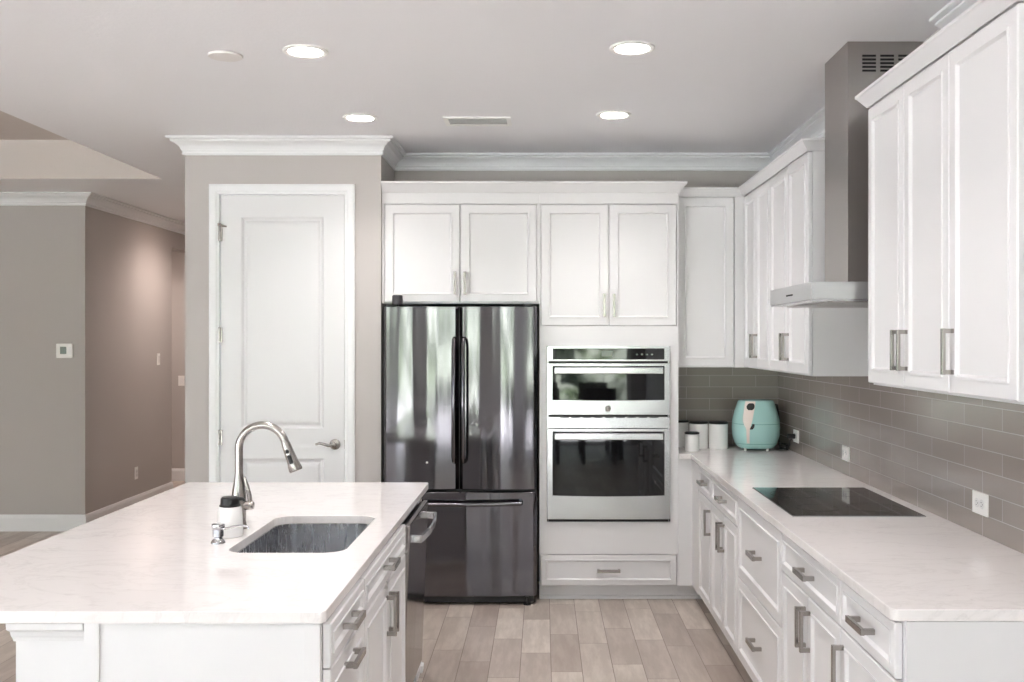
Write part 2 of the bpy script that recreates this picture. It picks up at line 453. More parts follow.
# pantry door
d = thing('door_1', None, None, (DL, PF+0.005, 0.0)); d['kind'] = 'structure'; d['label'] = 'white two-panel pantry door with nickel lever'
W_ = DR-DL
def door_leaf():
    mb = MB(); x = [0.003, 0.128, W_-0.128, W_-0.003]; z = [0.012, 0.22, 0.872, 1.055, 2.335, DT-0.004]; t = 0.035
    mb.box(x[0], x[1], 0, t, z[0], z[5]).box(x[2], x[3], 0, t, z[0], z[5])
    mb.box(x[1], x[2], 0, t, z[0], z[1]).box(x[1], x[2], 0, t, z[2], z[3]).box(x[1], x[2], 0, t, z[4], z[5])
    for a, b in ((z[1], z[2]), (z[3], z[4])):
        mb.rings_panel(x[1], x[2], a, b, [(0, 0.0), (0.008, 0.006), (0.014, 0.011), (0.022, 0.012), (0.034, 0.005), (0.05, 0.003)], t)
    return mb
build(door_leaf(), 'door_leaf', 'door_paint', d)
for i, zz in enumerate((2.235, 1.62, 1.0, 0.35)):
    h = build(MB().lathe([(0.008, -0.047), (0.008, 0.047)], (-0.002, -0.010, zz), 16).box(-0.008, 0.014, -0.008, 0.0, zz-0.045, zz+0.045), 'hinge', 'nickel', d, smooth=True)
    if i == 0:
        build(MB().tube([(-0.004, -0.012, zz+0.048), (0.0, -0.02, zz+0.055), (0.03, -0.03, zz+0.042), (0.046, -0.022, zz+0.040)], [0.008, 0.009, 0.006, 0.005], 10)
              .lathe([(0.010, zz+0.044), (0.010, zz+0.062)], (-0.003, -0.010, 0), 12), 'door_stop', 'nickel', h, smooth=True)
kx = -1.259-DL
lv = build(MB().lathe([(0.033, 0), (0.033, -0.006), (0.028, -0.012), (0.013, -0.016), (0.012, -0.045), (0.014, -0.05), (0.0, -0.056)], (kx, 0, 0.958), 28, 'y'), 'lever_handle', 'nickel', d, smooth=True)
build(MB().tube([(kx, -0.045, 0.958), (kx-0.03, -0.05, 0.955), (kx-0.06, -0.05, 0.965), (kx-0.085, -0.048, 0.970), (kx-0.108, -0.046, 0.962)], [0.011, 0.010, 0.008, 0.008, 0.006], 12), 'lever', 'nickel', lv, smooth=True)
build(MB().box(W_-0.004, W_+0.004, -0.003, 0.001, 0.93, 0.985), 'strike_plate', 'nickel', d)

# tile backsplash: one L-shaped tiled skin behind the counters
TILE_T = 0.008
tb = MB().box(WALL_X-TILE_T, WALL_X-0.0005, 2.555, BACK_Y-TILE_T, 0.9005, 1.42).box(WALL_X-TILE_T, WALL_X-0.0005, 3.825, 4.675, 1.42, 1.80)
o = build(tb, 'tile_backsplash', 'tile')
tag(o, 'taupe glossy subway tile backsplash on the right wall behind the cooktop', 'backsplash')
o = build(MB().box(0.826, WALL_X-TILE_T-0.0005, BACK_Y-TILE_T, BACK_Y-0.0005, 0.9005, 1.42), 'tile_backsplash', 'tile')
tag(o, 'taupe subway tile backsplash on the back wall behind the canisters and air fryer', 'backsplash')

# ---------------------------------------------------------------- cabinet parts
DOOR_RINGS = [(0, 0.004), (0.0035, 0.0), (0.045, 0.0), (0.046, -0.0045), (0.053, -0.0045), (0.057, 0.002), (0.060, 0.0065), (0.070, 0.0065)]
DRAWER_RINGS = [(0, 0.0035), (0.0035, 0.0), (0.027, 0.0), (0.028, -0.004), (0.034, -0.004), (0.038, 0.002), (0.041, 0.006), (0.05, 0.006)]
def pull(parent, cx, cz, vertical, L=0.14, y=0.0):
    """square U-shaped bar pull standing off a front that faces -y"""
    w = 0.0075; pr = 0.036
    mb = MB()
    if vertical:
        mb.box(cx-w, cx+w, y-pr, y-pr+0.011, cz-L/2, cz+L/2, 0.0012)
        for s in (-1, 1): c = cz+s*(L/2-0.0075); mb.box(cx-w+0.0008, cx+w-0.0008, y-pr+0.010, y+0.004, c-0.0068, c+0.0068)
    else:
        mb.box(cx-L/2, cx+L/2, y-pr, y-pr+0.011, cz-w-0.002, cz+w+0.002, 0.0012)
        for s in (-1, 1): c = cx+s*(L/2-0.0075); mb.box(c-0.0068, c+0.0068, y-pr+0.010, y+0.004, cz-w, cz+w)
    return build(mb, 'handle', 'nickel', parent)
G = 0.0024
def cab_door(root, x0, x1, z0, z1, hx=None, hz=None, horiz=False, T=0.020):
    o = build(MB().rings_panel(x0+G, x1-G, z0+G, z1-G, DOOR_RINGS, T), 'door', 'cab', root)
    if hx is not None: pull(o, hx, hz, not horiz)
    return o
def cab_drawer(root, x0, x1, z0, z1, hz=None, handle=True):
    big = (z1-z0) > 0.3
    o = build(MB().rings_panel(x0+G, x1-G, z0+G, z1-G, DOOR_RINGS if big else DRAWER_RINGS, 0.02), 'drawer', 'cab', root)
    if handle: pull(o, (x0+x1)/2, hz if hz else (z0+z1)/2, False)
    return o
ZT = 0.869; ZB = 0.110
def carcass(mb, w, depth, z0=0.10, z1=ZT, toe=True, y0=0.022):
    mb.box(0.0004, w-0.0004, y0, depth, z0, z1-0.001)
    return mb

# ---- right-hand base run (local x runs towards the camera, front faces -X)
FX = 0.906; BD = WALL_X-0.001-FX
def base_unit(name, label, yfar, w, cat='cabinet'):
    t = thing(name, label, cat, (FX, yfar, 0), -PI/2, None)
    build(carcass(MB(), w, BD), 'carcass', 'cab', t)
    build(MB().box(0.0004, w-0.0004, 0.09, 0.11, 0.0, 0.10), 'toe_kick', 'cab', t)
    return t
Ys = [5.83, 5.38, 4.66, 3.80, 3.045, 2.575]
zd = 0.714
t = base_unit('base_cabinet', 'white base cabinet with one drawer over a single door, farthest along the right wall', Ys[0], Ys[0]-Ys[1])
w = Ys[0]-Ys[1]; cab_drawer(t, 0, w, zd, ZT-0.006); cab_door(t, 0, w, ZB, zd, w-0.035, 0.60)
t = base_unit('base_cabinet', 'white base cabinet with one drawer over double doors, beyond the deep drawers', Ys[1], Ys[1]-Ys[2])
w = Ys[1]-Ys[2]; cab_drawer(t, 0, w, zd, ZT-0.006); cab_door(t, 0, w/2, ZB, zd, w/2-0.03, 0.60); cab_door(t, w/2, w, ZB, zd, w/2+0.03, 0.60)
t = base_unit('drawer_cabinet', 'white cabinet with two deep drawers below the cooktop', Ys[2], Ys[2]-Ys[3])
w = Ys[2]-Ys[3]; cab_drawer(t, 0, w, 0.493, ZT-0.006); cab_drawer(t, 0, w, ZB, 0.493)
t = base_unit('base_cabinet', 'white base cabinet with wide drawer over double doors, just nearer than the cooktop', Ys[3], Ys[3]-Ys[4])
w = Ys[3]-Ys[4]; cab_drawer(t, 0, w, zd, ZT-0.006); cab_door(t, 0, w/2, ZB, zd, w/2-0.03, 0.60); cab_door(t, w/2, w, ZB, zd, w/2+0.03, 0.60)
t = base_unit('base_cabinet', 'white base cabinet at the near end of the right counter, drawer over door', Ys[4], Ys[4]-Ys[5])
w = Ys[4]-Ys[5]; cab_drawer(t, 0, w, zd, ZT-0.006); cab_door(t, 0, w, ZB, zd, 0.03, 0.60)
build(MB().box(w-0.0003, w+0.012, 0.026, BD, 0.0, ZT-0.001, 0.001).box(w+0.012, w+0.014, 0.026, 0.048, 0.0, ZT-0.001), 'end_panel', 'cab', t)
# blind corner cabinet filling the inside corner
t = thing('corner_cabinet', 'plain white blind corner base cabinet beside the tall oven cabinet', 'cabinet', (0.826, 6.08, 0))
build(MB().box(0.8245, 0.9059, 6.08, 6.59, 0.094, ZT-0.001).box(0.9059, WALL_X-0.002, 5.832, 6.59, 0.10, ZT-0.001), 'carcass', 'cab', t, world=True)
build(MB().box(0.8245, 1.02, 6.155, 6.17, 0, 0.093).box(0.8245, 1.0, 6.143, 6.155, 0, 0.018).box(1.004, 1.02, 5.832, 6.155, 0, 0.099), 'toe_kick', 'cab', t, world=True)

# L-shaped quartz counter
def arc(cx, cy, r, a0, a1, n=5): return [(cx+r*math.cos(math.radians(a0+(a1-a0)*i/n)), cy+r*math.sin(math.radians(a0+(a1-a0)*i/n))) for i in range(n+1)]
r_ = 0.022; CX = 0.893; CY = 2.560
outer = [(0.8245, 6.05), (CX, 6.05)]+arc(CX+r_, CY+r_, r_, 180, 270)+[(WALL_X-0.0005, CY), (WALL_X-0.0005, BACK_Y-0.0005), (0.8245, BACK_Y-0.0005)]
def slab(outer, holes, z0, z1):
    mb = MB().plate(outer, holes, z0, z1); bm = mb.bm
    es = [e for e in bm.edges if len(e.link_faces) == 2 and abs(e.verts[0].co.z-e.verts[1].co.z) < 1e-6 and e.calc_face_angle(0) > 1.0]
    bmesh.ops.bevel(bm, geom=es, offset=0.003, segments=2, profile=0.6, affect='EDGES')
    return mb
o = build(slab(outer, [], ZT, 0.90), 'countertop', 'quartz')
tag(o, 'L-shaped white quartz countertop on the right wall cabinets, carrying the cooktop', 'countertop')

# ---- wall cabinets on the right wall
UX = 1.240; UZ0, UZ1 = 1.42, 2.486; UD = WALL_X-0.001-UX
def wall_unit(label, yfar, w):
    t = thing('wall_cabinet', label, 'cabinet', (UX, yfar, UZ0), -PI/2)
    build(MB().box(0.0004, w-0.0004, 0.022, UD, 0.0, UZ1-UZ0+0.02), 'carcass', 'cab', t)
    return t
HZ = 0.135
def udoor(t, x0, x1, hx): return cab_door(t, x0, x1, 0.006, 2.473-UZ0, hx, HZ)
t = wall_unit('white double-door wall cabinet on the right wall, just nearer than the range hood', 3.818, 3.818-3.054)
udoor(t, 0, 0.382, 0.382-0.03); udoor(t, 0.382, 0.764, 0.382+0.03)
t = wall_unit('white single-door wall cabinet at the right edge of the picture', 3.054, 3.054-2.612)
udoor(t, 0, 0.442, 0.03)
t = wall_unit('white double-door wall cabinet on the far side of the range hood', 5.47, 0.79)
udoor(t, 0, 0.395, 0.395-0.03); udoor(t, 0.395, 0.79, 0.395+0.03)
t = wall_unit('white double-door wall cabinet in the far corner, beyond the hood cabinet', 6.16, 0.69)
udoor(t, 0, 0.345, 0.345-0.03); udoor(t, 0.345, 0.69, 0.345+0.03)
# wall cabinet on the back wall
BUY = 6.18
t = thing('wall_cabinet', 'white wall cabinet on the back wall, right of the tall oven cabinet', 'cabinet', (0.8245, BUY, UZ0))
build(MB().box(0.0004, 1.240-0.8245, 0.022, BACK_Y-BUY-0.001, 0.0, UZ1-UZ0+0.02).box(1.240-0.8245, WALL_X-0.8245-0.002, 0.0, BACK_Y-BUY-0.001, 0.0, UZ1-UZ0+0.02).box(0.36, 0.4155, 0.002, 0.022, 0.0, UZ1-UZ0+0.02), 'carcass', 'cab', t)
cab_door(t, 0.0, 0.358, 0.006, 2.473-UZ0)
CCR = [(0, 0), (0.003, 0), (0.006, 0.004), (0.033, 0.038), (0.038, 0.042), (0.038, 0.052), (0, 0.052)]
def crown_piece(path, z, label, sc_=1.0, side=-1):
    o = build(MB().sweep(path, [(a*sc_, b*sc_) for a, b in CCR], side, z), 'cabinet_crown', 'cab')
    return tag(o, label, 'crown moulding')
crown_piece([(0.8246, BUY), (UX, BUY), (UX, 4.68), (WALL_X-0.001, 4.68)], 2.476, 'small white crown moulding on the far corner wall cabinets beyond the hood')
crown_piece([(WALL_X-0.001, 3.818), (UX, 3.818), (UX, 2.612), (WALL_X-0.001, 2.612)], 2.476, 'small white crown moulding on the near right wall cabinets')
# fill the tops behind the crowns
# ---- tall wall of cabinets: over-fridge cabinet and oven cabinet
TY = 6.08
TX0, TXm, TX1 = -0.979, -0.022, 0.8235
t = thing('fridge_cabinet', 'white double-door cabinet above the refrigerator', 'cabinet', (TX0, TY, 0))
build(MB().box(TX0+0.0005, TXm-0.0005, TY+0.022, BACK_Y-0.001, 1.812, 2.50).box(TX0+0.0005, TX0+0.012, TY, TY+0.022, 1.812, 2.484).box(TXm-0.014, TXm-0.0005, TY, TY+0.022, 1.812, 2.484).box(TX0+0.012, TXm-0.014, TY, TY+0.022, 2.418, 2.484), 'carcass', 'cab', t, world=True)
wl, wm, wr_ = 0.012, 0.4755, 0.943
a = cab_door(t, wl, wm, 1.818, 2.416, wm-0.030, 1.935); b = cab_door(t, wm, wr_, 1.818, 2.416, wm+0.030, 1.935)
t = thing('oven_cabinet', 'tall white cabinet holding the double wall oven, doors above and drawer below', 'cabinet', (TXm, TY, 0))
OX0, OX1, OZ0, OZ1 = 0.024, 0.772, 0.488, 1.553
mb = MB()
mb.box(TXm+0.0005, TXm+0.019, TY+0.022, BACK_Y-0.001, 0.1, 2.50).box(TX1-0.019, TX1, TY+0.022, BACK_Y-0.001, 0.1, 2.50).box(TXm+0.0005, TXm+0.019, TY+0.092, BACK_Y-0.001, 0, 0.1).box(TX1-0.019, TX1, TY+0.092, BACK_Y-0.001, 0, 0.1)     # sides
mb.box(TXm+0.019, TX1-0.019, BACK_Y-0.02, BACK_Y-0.001, 0.1, 2.50)
mb.box(TXm+0.019, TX1-0.019, TY+0.022, BACK_Y-0.02, 1.673, 2.50).box(TXm+0.019, TX1-0.019, TY+0.022, BACK_Y-0.02, 0.1, 0.46)
mb.box(TXm+0.0005, OX0+0.006, TY, TY+0.022, 0.285, 1.673).box(OX1-0.006, TX1, TY, TY+0.022, 0.285, 1.673)
mb.box(OX0+0.006, OX1-0.006, TY, TY+0.022, OZ1-0.006, 1.673).box(OX0+0.006, OX1-0.006, TY, TY+0.022, 0.289, OZ0+0.006)
mb.box(TXm+0.0005, TX1, TY, TY+0.022, 2.418, 2.484)
mb.box(TXm+0.0005, TXm+0.006, TY, TY+0.022, 1.673, 2.418).box(TX1-0.008, TX1, TY, TY+0.022, 1.673, 2.418).box(TX1-0.008, TX1, TY, TY+0.022, 0.1, 0.285)
build(mb, 'carcass', 'cab', t, world=True)
cab_door(t, 0.008, 0.4225, 1.675, 2.416, 0.4225-0.030, 1.80); cab_door(t, 0.4225, 0.836, 1.675, 2.416, 0.4225+0.030, 1.80)
cab_drawer(t, 0.006, 0.836, 0.096, 0.285)
build(MB().box(TXm+0.001, TX1, TY+0.075, TY+0.09, 0, 0.099).box(TXm+0.001, TX1, TY+0.063, TY+0.075, 0, 0.018), 'toe_kick', 'cab', t, world=True)
crown_piece([(TX0+0.001, TY), (TX1+0.001, TY), (TX1+0.001, BUY-0.045)], 2.484, 'white crown moulding on top of the refrigerator and oven cabinets', 1.25)

# ---------------------------------------------------------------- refrigerator
FY = 5.975
t = thing('refrigerator', 'dark stainless french-door refrigerator with bottom freezer, below the white cabinet', 'refrigerator', (-0.5, 6.3, 0))
fl, fr, fm = -0.957, -0.036, -0.5035
build(MB().box(fl+0.004, fr-0.004, 6.045, BACK_Y-0.02, 0.045, 1.795, 0.004), 'body', 'black', t, world=True)
def bulged(x0, x1, z0, z1, yf, yb, b=0.02, r=0.022, n=24, oc=None):
    mb = MB(); rings = []
    base = []
    for i in range(n+1):
        u = i/n; x = x0+(x1-x0)*u
        e = min(u, 1-u)*(x1-x0)
        y = yf+b*(2*u-1)**2
        if e < r: y += r-math.sqrt(max(0, r*r-(r-e)**2))
        base.append((x, y))
    base += [(x1, yb), (x0, yb)]
    k = [(z0, 0.004), (z0+0.004, 0), (z1-0.004, 0), (z1, 0.004)]
    for z, dd in k: rings.append([(x, min(yb, y+dd), z) for x, y in base])
    return mb.loft(rings)
build(bulged(fl, fm-0.003, 0.694, 1.792, FY, 6.04), 'upper_door', 'fridge', t, world=True, smooth=True)
build(bulged(fm+0.003, fr, 0.694, 1.792, FY, 6.04), 'upper_door', 'fridge', t, world=True, smooth=True)
fd = build(bulged(fl, fr, 0.055, 0.680, FY, 6.04, 0.018, n=40), 'freezer_drawer', 'fridge', t, world=True, smooth=True)
for hx in (fm-0.026, fm+0.030):
    pts = [(hx, FY+0.006, 1.60), (hx, FY-0.03, 1.592), (hx, FY-0.048, 1.56), (hx, FY-0.056, 1.23), (hx, FY-0.048, 0.90), (hx, FY-0.03, 0.868), (hx, FY+0.006, 0.86)]
    build(MB().tube(pts, 0.011, 14), 'handle', 'fridge', t, world=True, smooth=True)
pts = [(-0.86+0.0, FY+0.016, 0.620), (-0.86, FY-0.03, 0.620)]+[(-0.86+0.73*i/12, FY-0.04-0.016*math.sin(PI*i/12), 0.620-0.006*math.sin(PI*i/12)) for i in range(13)]+[(-0.13, FY-0.03, 0.620), (-0.13, FY+0.016, 0.620)]
build(MB().tube(pts, 0.0125, 14), 'handle', 'fridge', fd, world=True, smooth=True)
for hx in (fl+0.06, fr-0.06):
    build(MB().lathe([(0.022, 0.0), (0.022, 0.012), (0.012, 0.014), (0.012, 0.05)], (hx, 6.01, 0), 16), 'foot', 'black', t, world=True, smooth=True)
build(MB().box(fl+0.02, fr-0.02, 6.02, 6.05, 0.012, 0.06), 'base_grille', 'black', t, world=True)
build(MB().lathe([(0.006, 0), (0.006, -0.003)], (-0.693, FY+0.002, 0.858), 12, 'y'), 'sticker', 'plate', t, world=True)
for hx in (fl+0.05, fr-0.05):
    build(MB().box(hx-0.03, hx+0.03, 5.99, 6.08, 1.792, 1.802, 0.003), 'hinge_cover', 'black', t, world=True)
o = build(MB().lathe([(0.030, 0), (0.033, 0.003), (0.031, 0.050), (0.026, 0.056), (0.0, 0.057)], (-0.872, 5.99, 1.8025), 28), 'smart_sensor', 'charcoal', smooth=True)
tag(o, 'small dark round gadget standing on the top left of the refrigerator', 'gadget')

# ---------------------------------------------------------------- double wall oven
OY = 6.055
t = thing('double_wall_oven', 'stainless double wall oven built into the tall white cabinet', 'oven', (0.398, 6.3, OZ0))
build(MB().box(OX0+0.012, OX1-0.012, TY+0.001, 6.56, OZ0+0.012, OZ1-0.012), 'body', 'black', t, world=True)
build(MB().box(OX0, OX1, OY+0.014, TY, OZ0, OZ0+0.03).box(OX0, OX0+0.008, OY+0.014, TY, OZ0, OZ1).box(OX1-0.008, OX1, OY+0.014, TY, OZ0, OZ1).box(OX0, OX1, OY+0.014, TY, OZ1-0.008, OZ1), 'trim_frame', 'steel', t, world=True)
def zz(y, Y=OY): return 1.59-(y-339)/1000*Y
def xx(x, Y=OY): return (x-543)/1000*Y
# control panel
cp = build(MB().box(OX0+0.002, OX1-0.002, OY+0.004, TY-0.001, zz(360.3), zz(345.5), 0.002), 'control_panel', 'steel', t, world=True)
build(MB().box(xx(552.8), xx(664.5), OY+0.0015, OY+0.006, zz(358.6), zz(347.4), 0.001), 'control_glass', 'glass_black', cp, world=True)
build(MB().box(xx(601.5), xx(613), OY+0.0008, OY+0.002, zz(355.5), zz(350)), 'display', 'screen', cp, world=True)
for cx in (636, 641, 646, 651): build(MB().box(xx(cx), xx(cx+2), OY+0.0008, OY+0.002, zz(354.2), zz(352.8)), 'touch_button', 'screen', cp, world=True)
def oven_door(ytop, ybot, wt, wb_, ht, hb, curve):
    z0, z1 = zz(ybot), zz(ytop)
    dr = build(MB().box(OX0+0.002, OX1-0.002, OY+0.002, TY-0.001, z0, z1, 0.003), 'oven_door', 'steel', t, world=True)
    # window glass with softly curved lower edge
    x0, x1 = xx(552.5), xx(664.5); P = [(x0, zz(wt)), (x1, zz(wt))]; n = 10
    for i in range(n+1):
        u = i/n; P.append((x1+(x0-x1)*u, zz(wb_)-curve*(1-(2*u-1)**2)))
    mb = MB(); mb.loft([[(p[0], OY+0.010, p[1]) for p in P], [(p[0], OY-0.0005, p[1]) for p in P]])
    build(mb, 'window_glass', 'glass_black', dr, world=True)
    hz_ = (zz(ht)+zz(hb))/2; hh = abs(zz(ht)-zz(hb))/2
    hm = MB().box(xx(554.5), xx(662.5), OY-0.050, OY-0.032, hz_-hh, hz_+hh, 0.005)
    for hx in (xx(557), xx(660)): hm.box(hx-0.012, hx+0.012, OY-0.034, OY+0.003, hz_-hh*0.7, hz_+hh*0.7, 0.002)
    build(hm, 'handle', 'steel', dr, world=True)
    return dr
ud = oven_door(362.2, 414.0, 365.0, 399.0, 366.0, 372.6, 0.004)
ld = oven_door(427.8, 518.5, 430.5, 494.5, 431.5, 438.2, 0.006)
build(MB().box(OX0+0.002, OX1-0.002, OY+0.004, TY-0.001, zz(427.3), zz(415.9), 0.002), 'middle_trim', 'steel', t, world=True)
vs = MB()
for i in range(9): vs.box(xx(560+i*11.2), xx(569+i*11.2), OY+0.003, OY+0.006, zz(416.9), zz(416.1))
build(vs, 'vent_slots', 'slot', t, world=True)
build(MB().box(xx(548.5), xx(668.5), OY+0.010, OY+0.016, zz(521.0), zz(518.8)), 'lower_vent', 'slot', t, world=True)
# round emblem on the upper door
ec = (xx(608), OY+0.0018, zz(407.6))
eb = build(MB().lathe([(0.0185, 0.0), (0.0185, -0.0022), (0.0172, -0.003), (0.0, -0.003)], ec, 32, 'y'), 'emblem', 'nickel', ud, world=True, smooth=True)
def swirl():
    mb = MB(); y = ec[1]-0.0038
    mb.tube([(ec[0]+0.0155*math.cos(a*PI/18), y, ec[2]+0.0155*math.sin(a*PI/18)) for a in range(37)], 0.0008, 6)
    # script G and E strokes
    mb.tube([(ec[0]+dx, y, ec[2]+dz) for dx, dz in ((-.001, .006), (-.005, .009), (-.010, .005), (-.011, -.002), (-.008, -.008), (-.003, -.007), (-.001, -.001), (-.004, .001), (-.001, -.001), (-.002, -.009), (-.007, -.011))], 0.0008, 6)
    mb.tube([(ec[0]+dx, y, ec[2]+dz) for dx, dz in ((.009, .007), (.005, .009), (.002, .006), (.004, .002), (.007, .001), (.003, 0), (.001, -.004), (.003, -.009), (.008, -.008), (.010, -.004))], 0.0008, 6)
    for k in range(4):
        a0 = PI/4+k*PI/2
        mb.tube([(ec[0]+0.0145*math.cos(a0), y, ec[2]+0.0145*math.sin(a0)), (ec[0]+0.012*math.cos(a0+0.35), y, ec[2]+0.012*math.sin(a0+0.35))], 0.0007, 6)
    return mb
build(swirl(), 'emblem_lettering', 'charcoal', eb, world=True)

# ---------------------------------------------------------------- range hood
t = thing('range_hood', 'stainless chimney range hood on the right wall above the cooktop', 'range hood', (WALL_X, 4.25, 1.746))
hx0, hy0, hy1 = 1.0487, 3.90, 4.616
XW = WALL_X-TILE_T-0.0008
cn = build(MB().box(hx0, XW, hy0, hy1, 1.750, 1.818, 0.0015), 'canopy', 'hood_canopy', t, world=True)
build(MB().box(hx0+0.004, XW, hy0+0.004, hy1-0.004, 1.742, 1.7495), 'canopy_lip', 'steel', cn, world=True)
build(MB().box(hx0+0.07, 1.5, hy0+0.03, 4.25-0.005, 1.738, 1.7419).box(hx0+0.07, 1.5, 4.25+0.005, hy1-0.03, 1.738, 1.7419), 'grease_filter', 'hood', cn, world=True)
build(MB().box(hx0-0.0012, hx0+0.001, 4.20, 4.31, 1.776, 1.783), 'control_strip', 'slot', cn, world=True)
ch = build(MB().box(1.245, WALL_X-0.0005, 4.085, 4.418, 1.818, CEIL-0.0005, 0.001), 'chimney', 'hood', t, world=True)
for yy, s in ((4.085, -1), (4.418, 1)):
    for g in range(3):
        mb = MB(); x0 = 1.304+g*0.0735
        for k in range(5):
            z = 2.686+k*0.0152; mb.box(x0, x0+0.056, yy-0.0012, yy+0.0012, z, z+0.0085)
        build(mb, 'vent_slots', 'slot', ch, world=True)

# ---------------------------------------------------------------- cooktop
t = thing('cooktop', 'black glass electric cooktop set on the right quartz counter', 'cooktop', (1.23, 4.27, 0.90))
build(MB().box(0.974, 1.490, 3.898, 4.640, 0.9002, 0.906, 0.0015), 'glass_top', 'cooktop', t, world=True)
build(MB().box(0.972, 1.492, 3.894, 3.8978, 0.9002, 0.9052), 'edge_trim', 'steel', t, world=True)
build(MB().box(0.972, 1.492, 4.6402, 4.644, 0.9002, 0.9052), 'edge_trim', 'steel', t, world=True)
for bx, by, r in ((1.12, 4.08, 0.085), (1.12, 4.44, 0.11), (1.35, 4.09, 0.11), (1.35, 4.45, 0.08)):
    build(MB().plate([(bx+r*math.cos(i*PI/24), by+r*math.sin(i*PI/24)) for i in range(48)], [[(bx+(r-0.003)*math.cos(i*PI/24), by+(r-0.003)*math.sin(i*PI/24)) for i in range(48)]], 0.9058, 0.9063), 'burner_ring', 'ring', t, world=True)

# ---------------------------------------------------------------- island
IX = -0.545; IB = -1.17
ID = IX-IB
def isl(name, label, ynear, w, cat='cabinet'):
    return thing(name, label, cat, (IX, ynear, 0), PI/2)
zi = 0.745
IY = [2.565, 3.055, 3.967, 4.605, 4.815]
t = isl('pull_out_cabinet', 'white island cabinet at the near corner, drawer above a tall pull-out front', IY[0], 0.49)
w = IY[1]-IY[0]
build(carcass(MB(), w, ID), 'carcass', 'cab', t); build(MB().box(0.0004, w-0.0004, 0.09, 0.11, 0, 0.0995), 'toe_kick', 'cab', t)
cab_drawer(t, 0, w, zi, ZT-0.006); p = cab_door(t, 0, w, ZB, zi, w/2, 0.697, horiz=True)
# panelled end of the island that faces the camera
ep = thing('island_end_panel', 'white framed end panel closing the near end of the island', 'end panel', (-0.87, IY[0], 0))
mb = MB().box(IB+0.0395, -0.6085, 0.007, 0.018, 0.12, ZT-0.001).box(IB+0.0005, IB+0.0395, 0, 0.018, 0.0, ZT-0.001, 0.001).box(-0.6085, -0.5685, 0, 0.018, 0.0, ZT-0.001, 0.001).box(IB+0.0395, -0.6085, 0, 0.018, 0.0, 0.12, 0.001)
mb.xf(Matrix.Translation((0, IY[0]-0.019, 0)))
build(mb, 'panel', 'cab', ep, world=True)
t = isl('sink_cabinet', 'white double-door island sink cabinet with a false drawer front', IY[1], 0.912)
w = IY[2]-IY[1]
build(MB().box(0.0004, 0.0184, 0.022, ID, 0.1, ZT-0.001).box(w-0.0184, w-0.0004, 0.022, ID, 0.1, ZT-0.001).box(0.0184, w-0.0184, ID-0.018, ID, 0.1, ZT-0.001)
      .box(0.0184, w-0.0184, 0.022, ID-0.018, 0.1, 0.118).box(0.0184, w-0.0184, 0.022, 0.04, 0.55, ZT-0.001).box(0.44, 0.475, 0.022, 0.04, 0.118, 0.55), 'carcass', 'cab', t)
build(MB().box(0.0004, w-0.0004, 0.09, 0.11, 0, 0.0995), 'toe_kick', 'cab', t)
cab_drawer(t, 0, w, zi, ZT-0.006); s_ = 0.455; cab_door(t, 0, s_, ZB, zi, s_-0.028, 0.63); cab_door(t, s_, w, ZB, zi, s_+0.028, 0.63)
# dishwasher
t = isl('dishwasher', 'dark stainless dishwasher with curved handle in the island, beside the refrigerator', IY[2]+0.002, 0.634)
w = IY[3]-IY[2]-0.004
build(MB().box(0.002, w-0.002, 0.03, ID-0.02, 0.1, ZT-0.004).box(0.002, w-0.002, 0.085, 0.12, 0.0, 0.1), 'tub', 'black', t)
dm = MB().box(0.002, w-0.002, 0.0, 0.022, 0.0, 0.735, 0.003)
TILT = Matrix.Translation((0, 0.012, 0.118)) @ Matrix.Rotation(math.radians(2.3), 4, 'X')
dd = build(dm.xf(TILT), 'door', 'dw', t)
build(MB().box(0.004, w-0.004, 0.0225, 0.034, 0.0, 0.73).xf(TILT), 'inner_liner', 'black', dd)
hp = [(0.045, 0.004, 0.675), (0.045, -0.030, 0.675)]+[(0.045+(w-0.09)*i/14, -0.040-0.016*math.sin(PI*i/14), 0.675) for i in range(15)]+[(w-0.045, -0.030, 0.675), (w-0.045, 0.004, 0.675)]
def strap(pts, hh, th):
    rings = []
    for i, p in enumerate(pts):
        p = Vector(p); tg = (Vector(pts[min(i+1, len(pts)-1)])-Vector(pts[max(i-1, 0)])).normalized()
        nr = Vector((-tg.y, tg.x, 0))*th/2
        rings.append([p+nr+Vector((0, 0, hh*0.8)), p+nr*0.4+Vector((0, 0, hh)), p-nr*0.4+Vector((0, 0, hh)), p-nr+Vector((0, 0, hh*0.8)), p-nr-Vector((0, 0, hh*0.8)), p-nr*0.4-Vector((0, 0, hh)), p+nr*0.4-Vector((0, 0, hh)), p+nr-Vector((0, 0, hh*0.8))])
    return MB().loft(rings)
build(strap(hp, 0.016, 0.012).xf(TILT), 'handle', 'steel', dd, smooth=True, angle=40)
# far end filler of the island
t = isl('island_filler_panel', 'plain white filler panel at the far end of the island beyond the dishwasher', IY[3]+0.001, 0.2)
build(MB().box(0.0, 0.208, 0.040, ID, 0.0, ZT-0.001), 'panel', 'cab', t)
build(MB().box(0.16, 0.222, 0.030, 0.20, 0.0, 0.035, 0.004), 'base_shoe', 'trim', t)
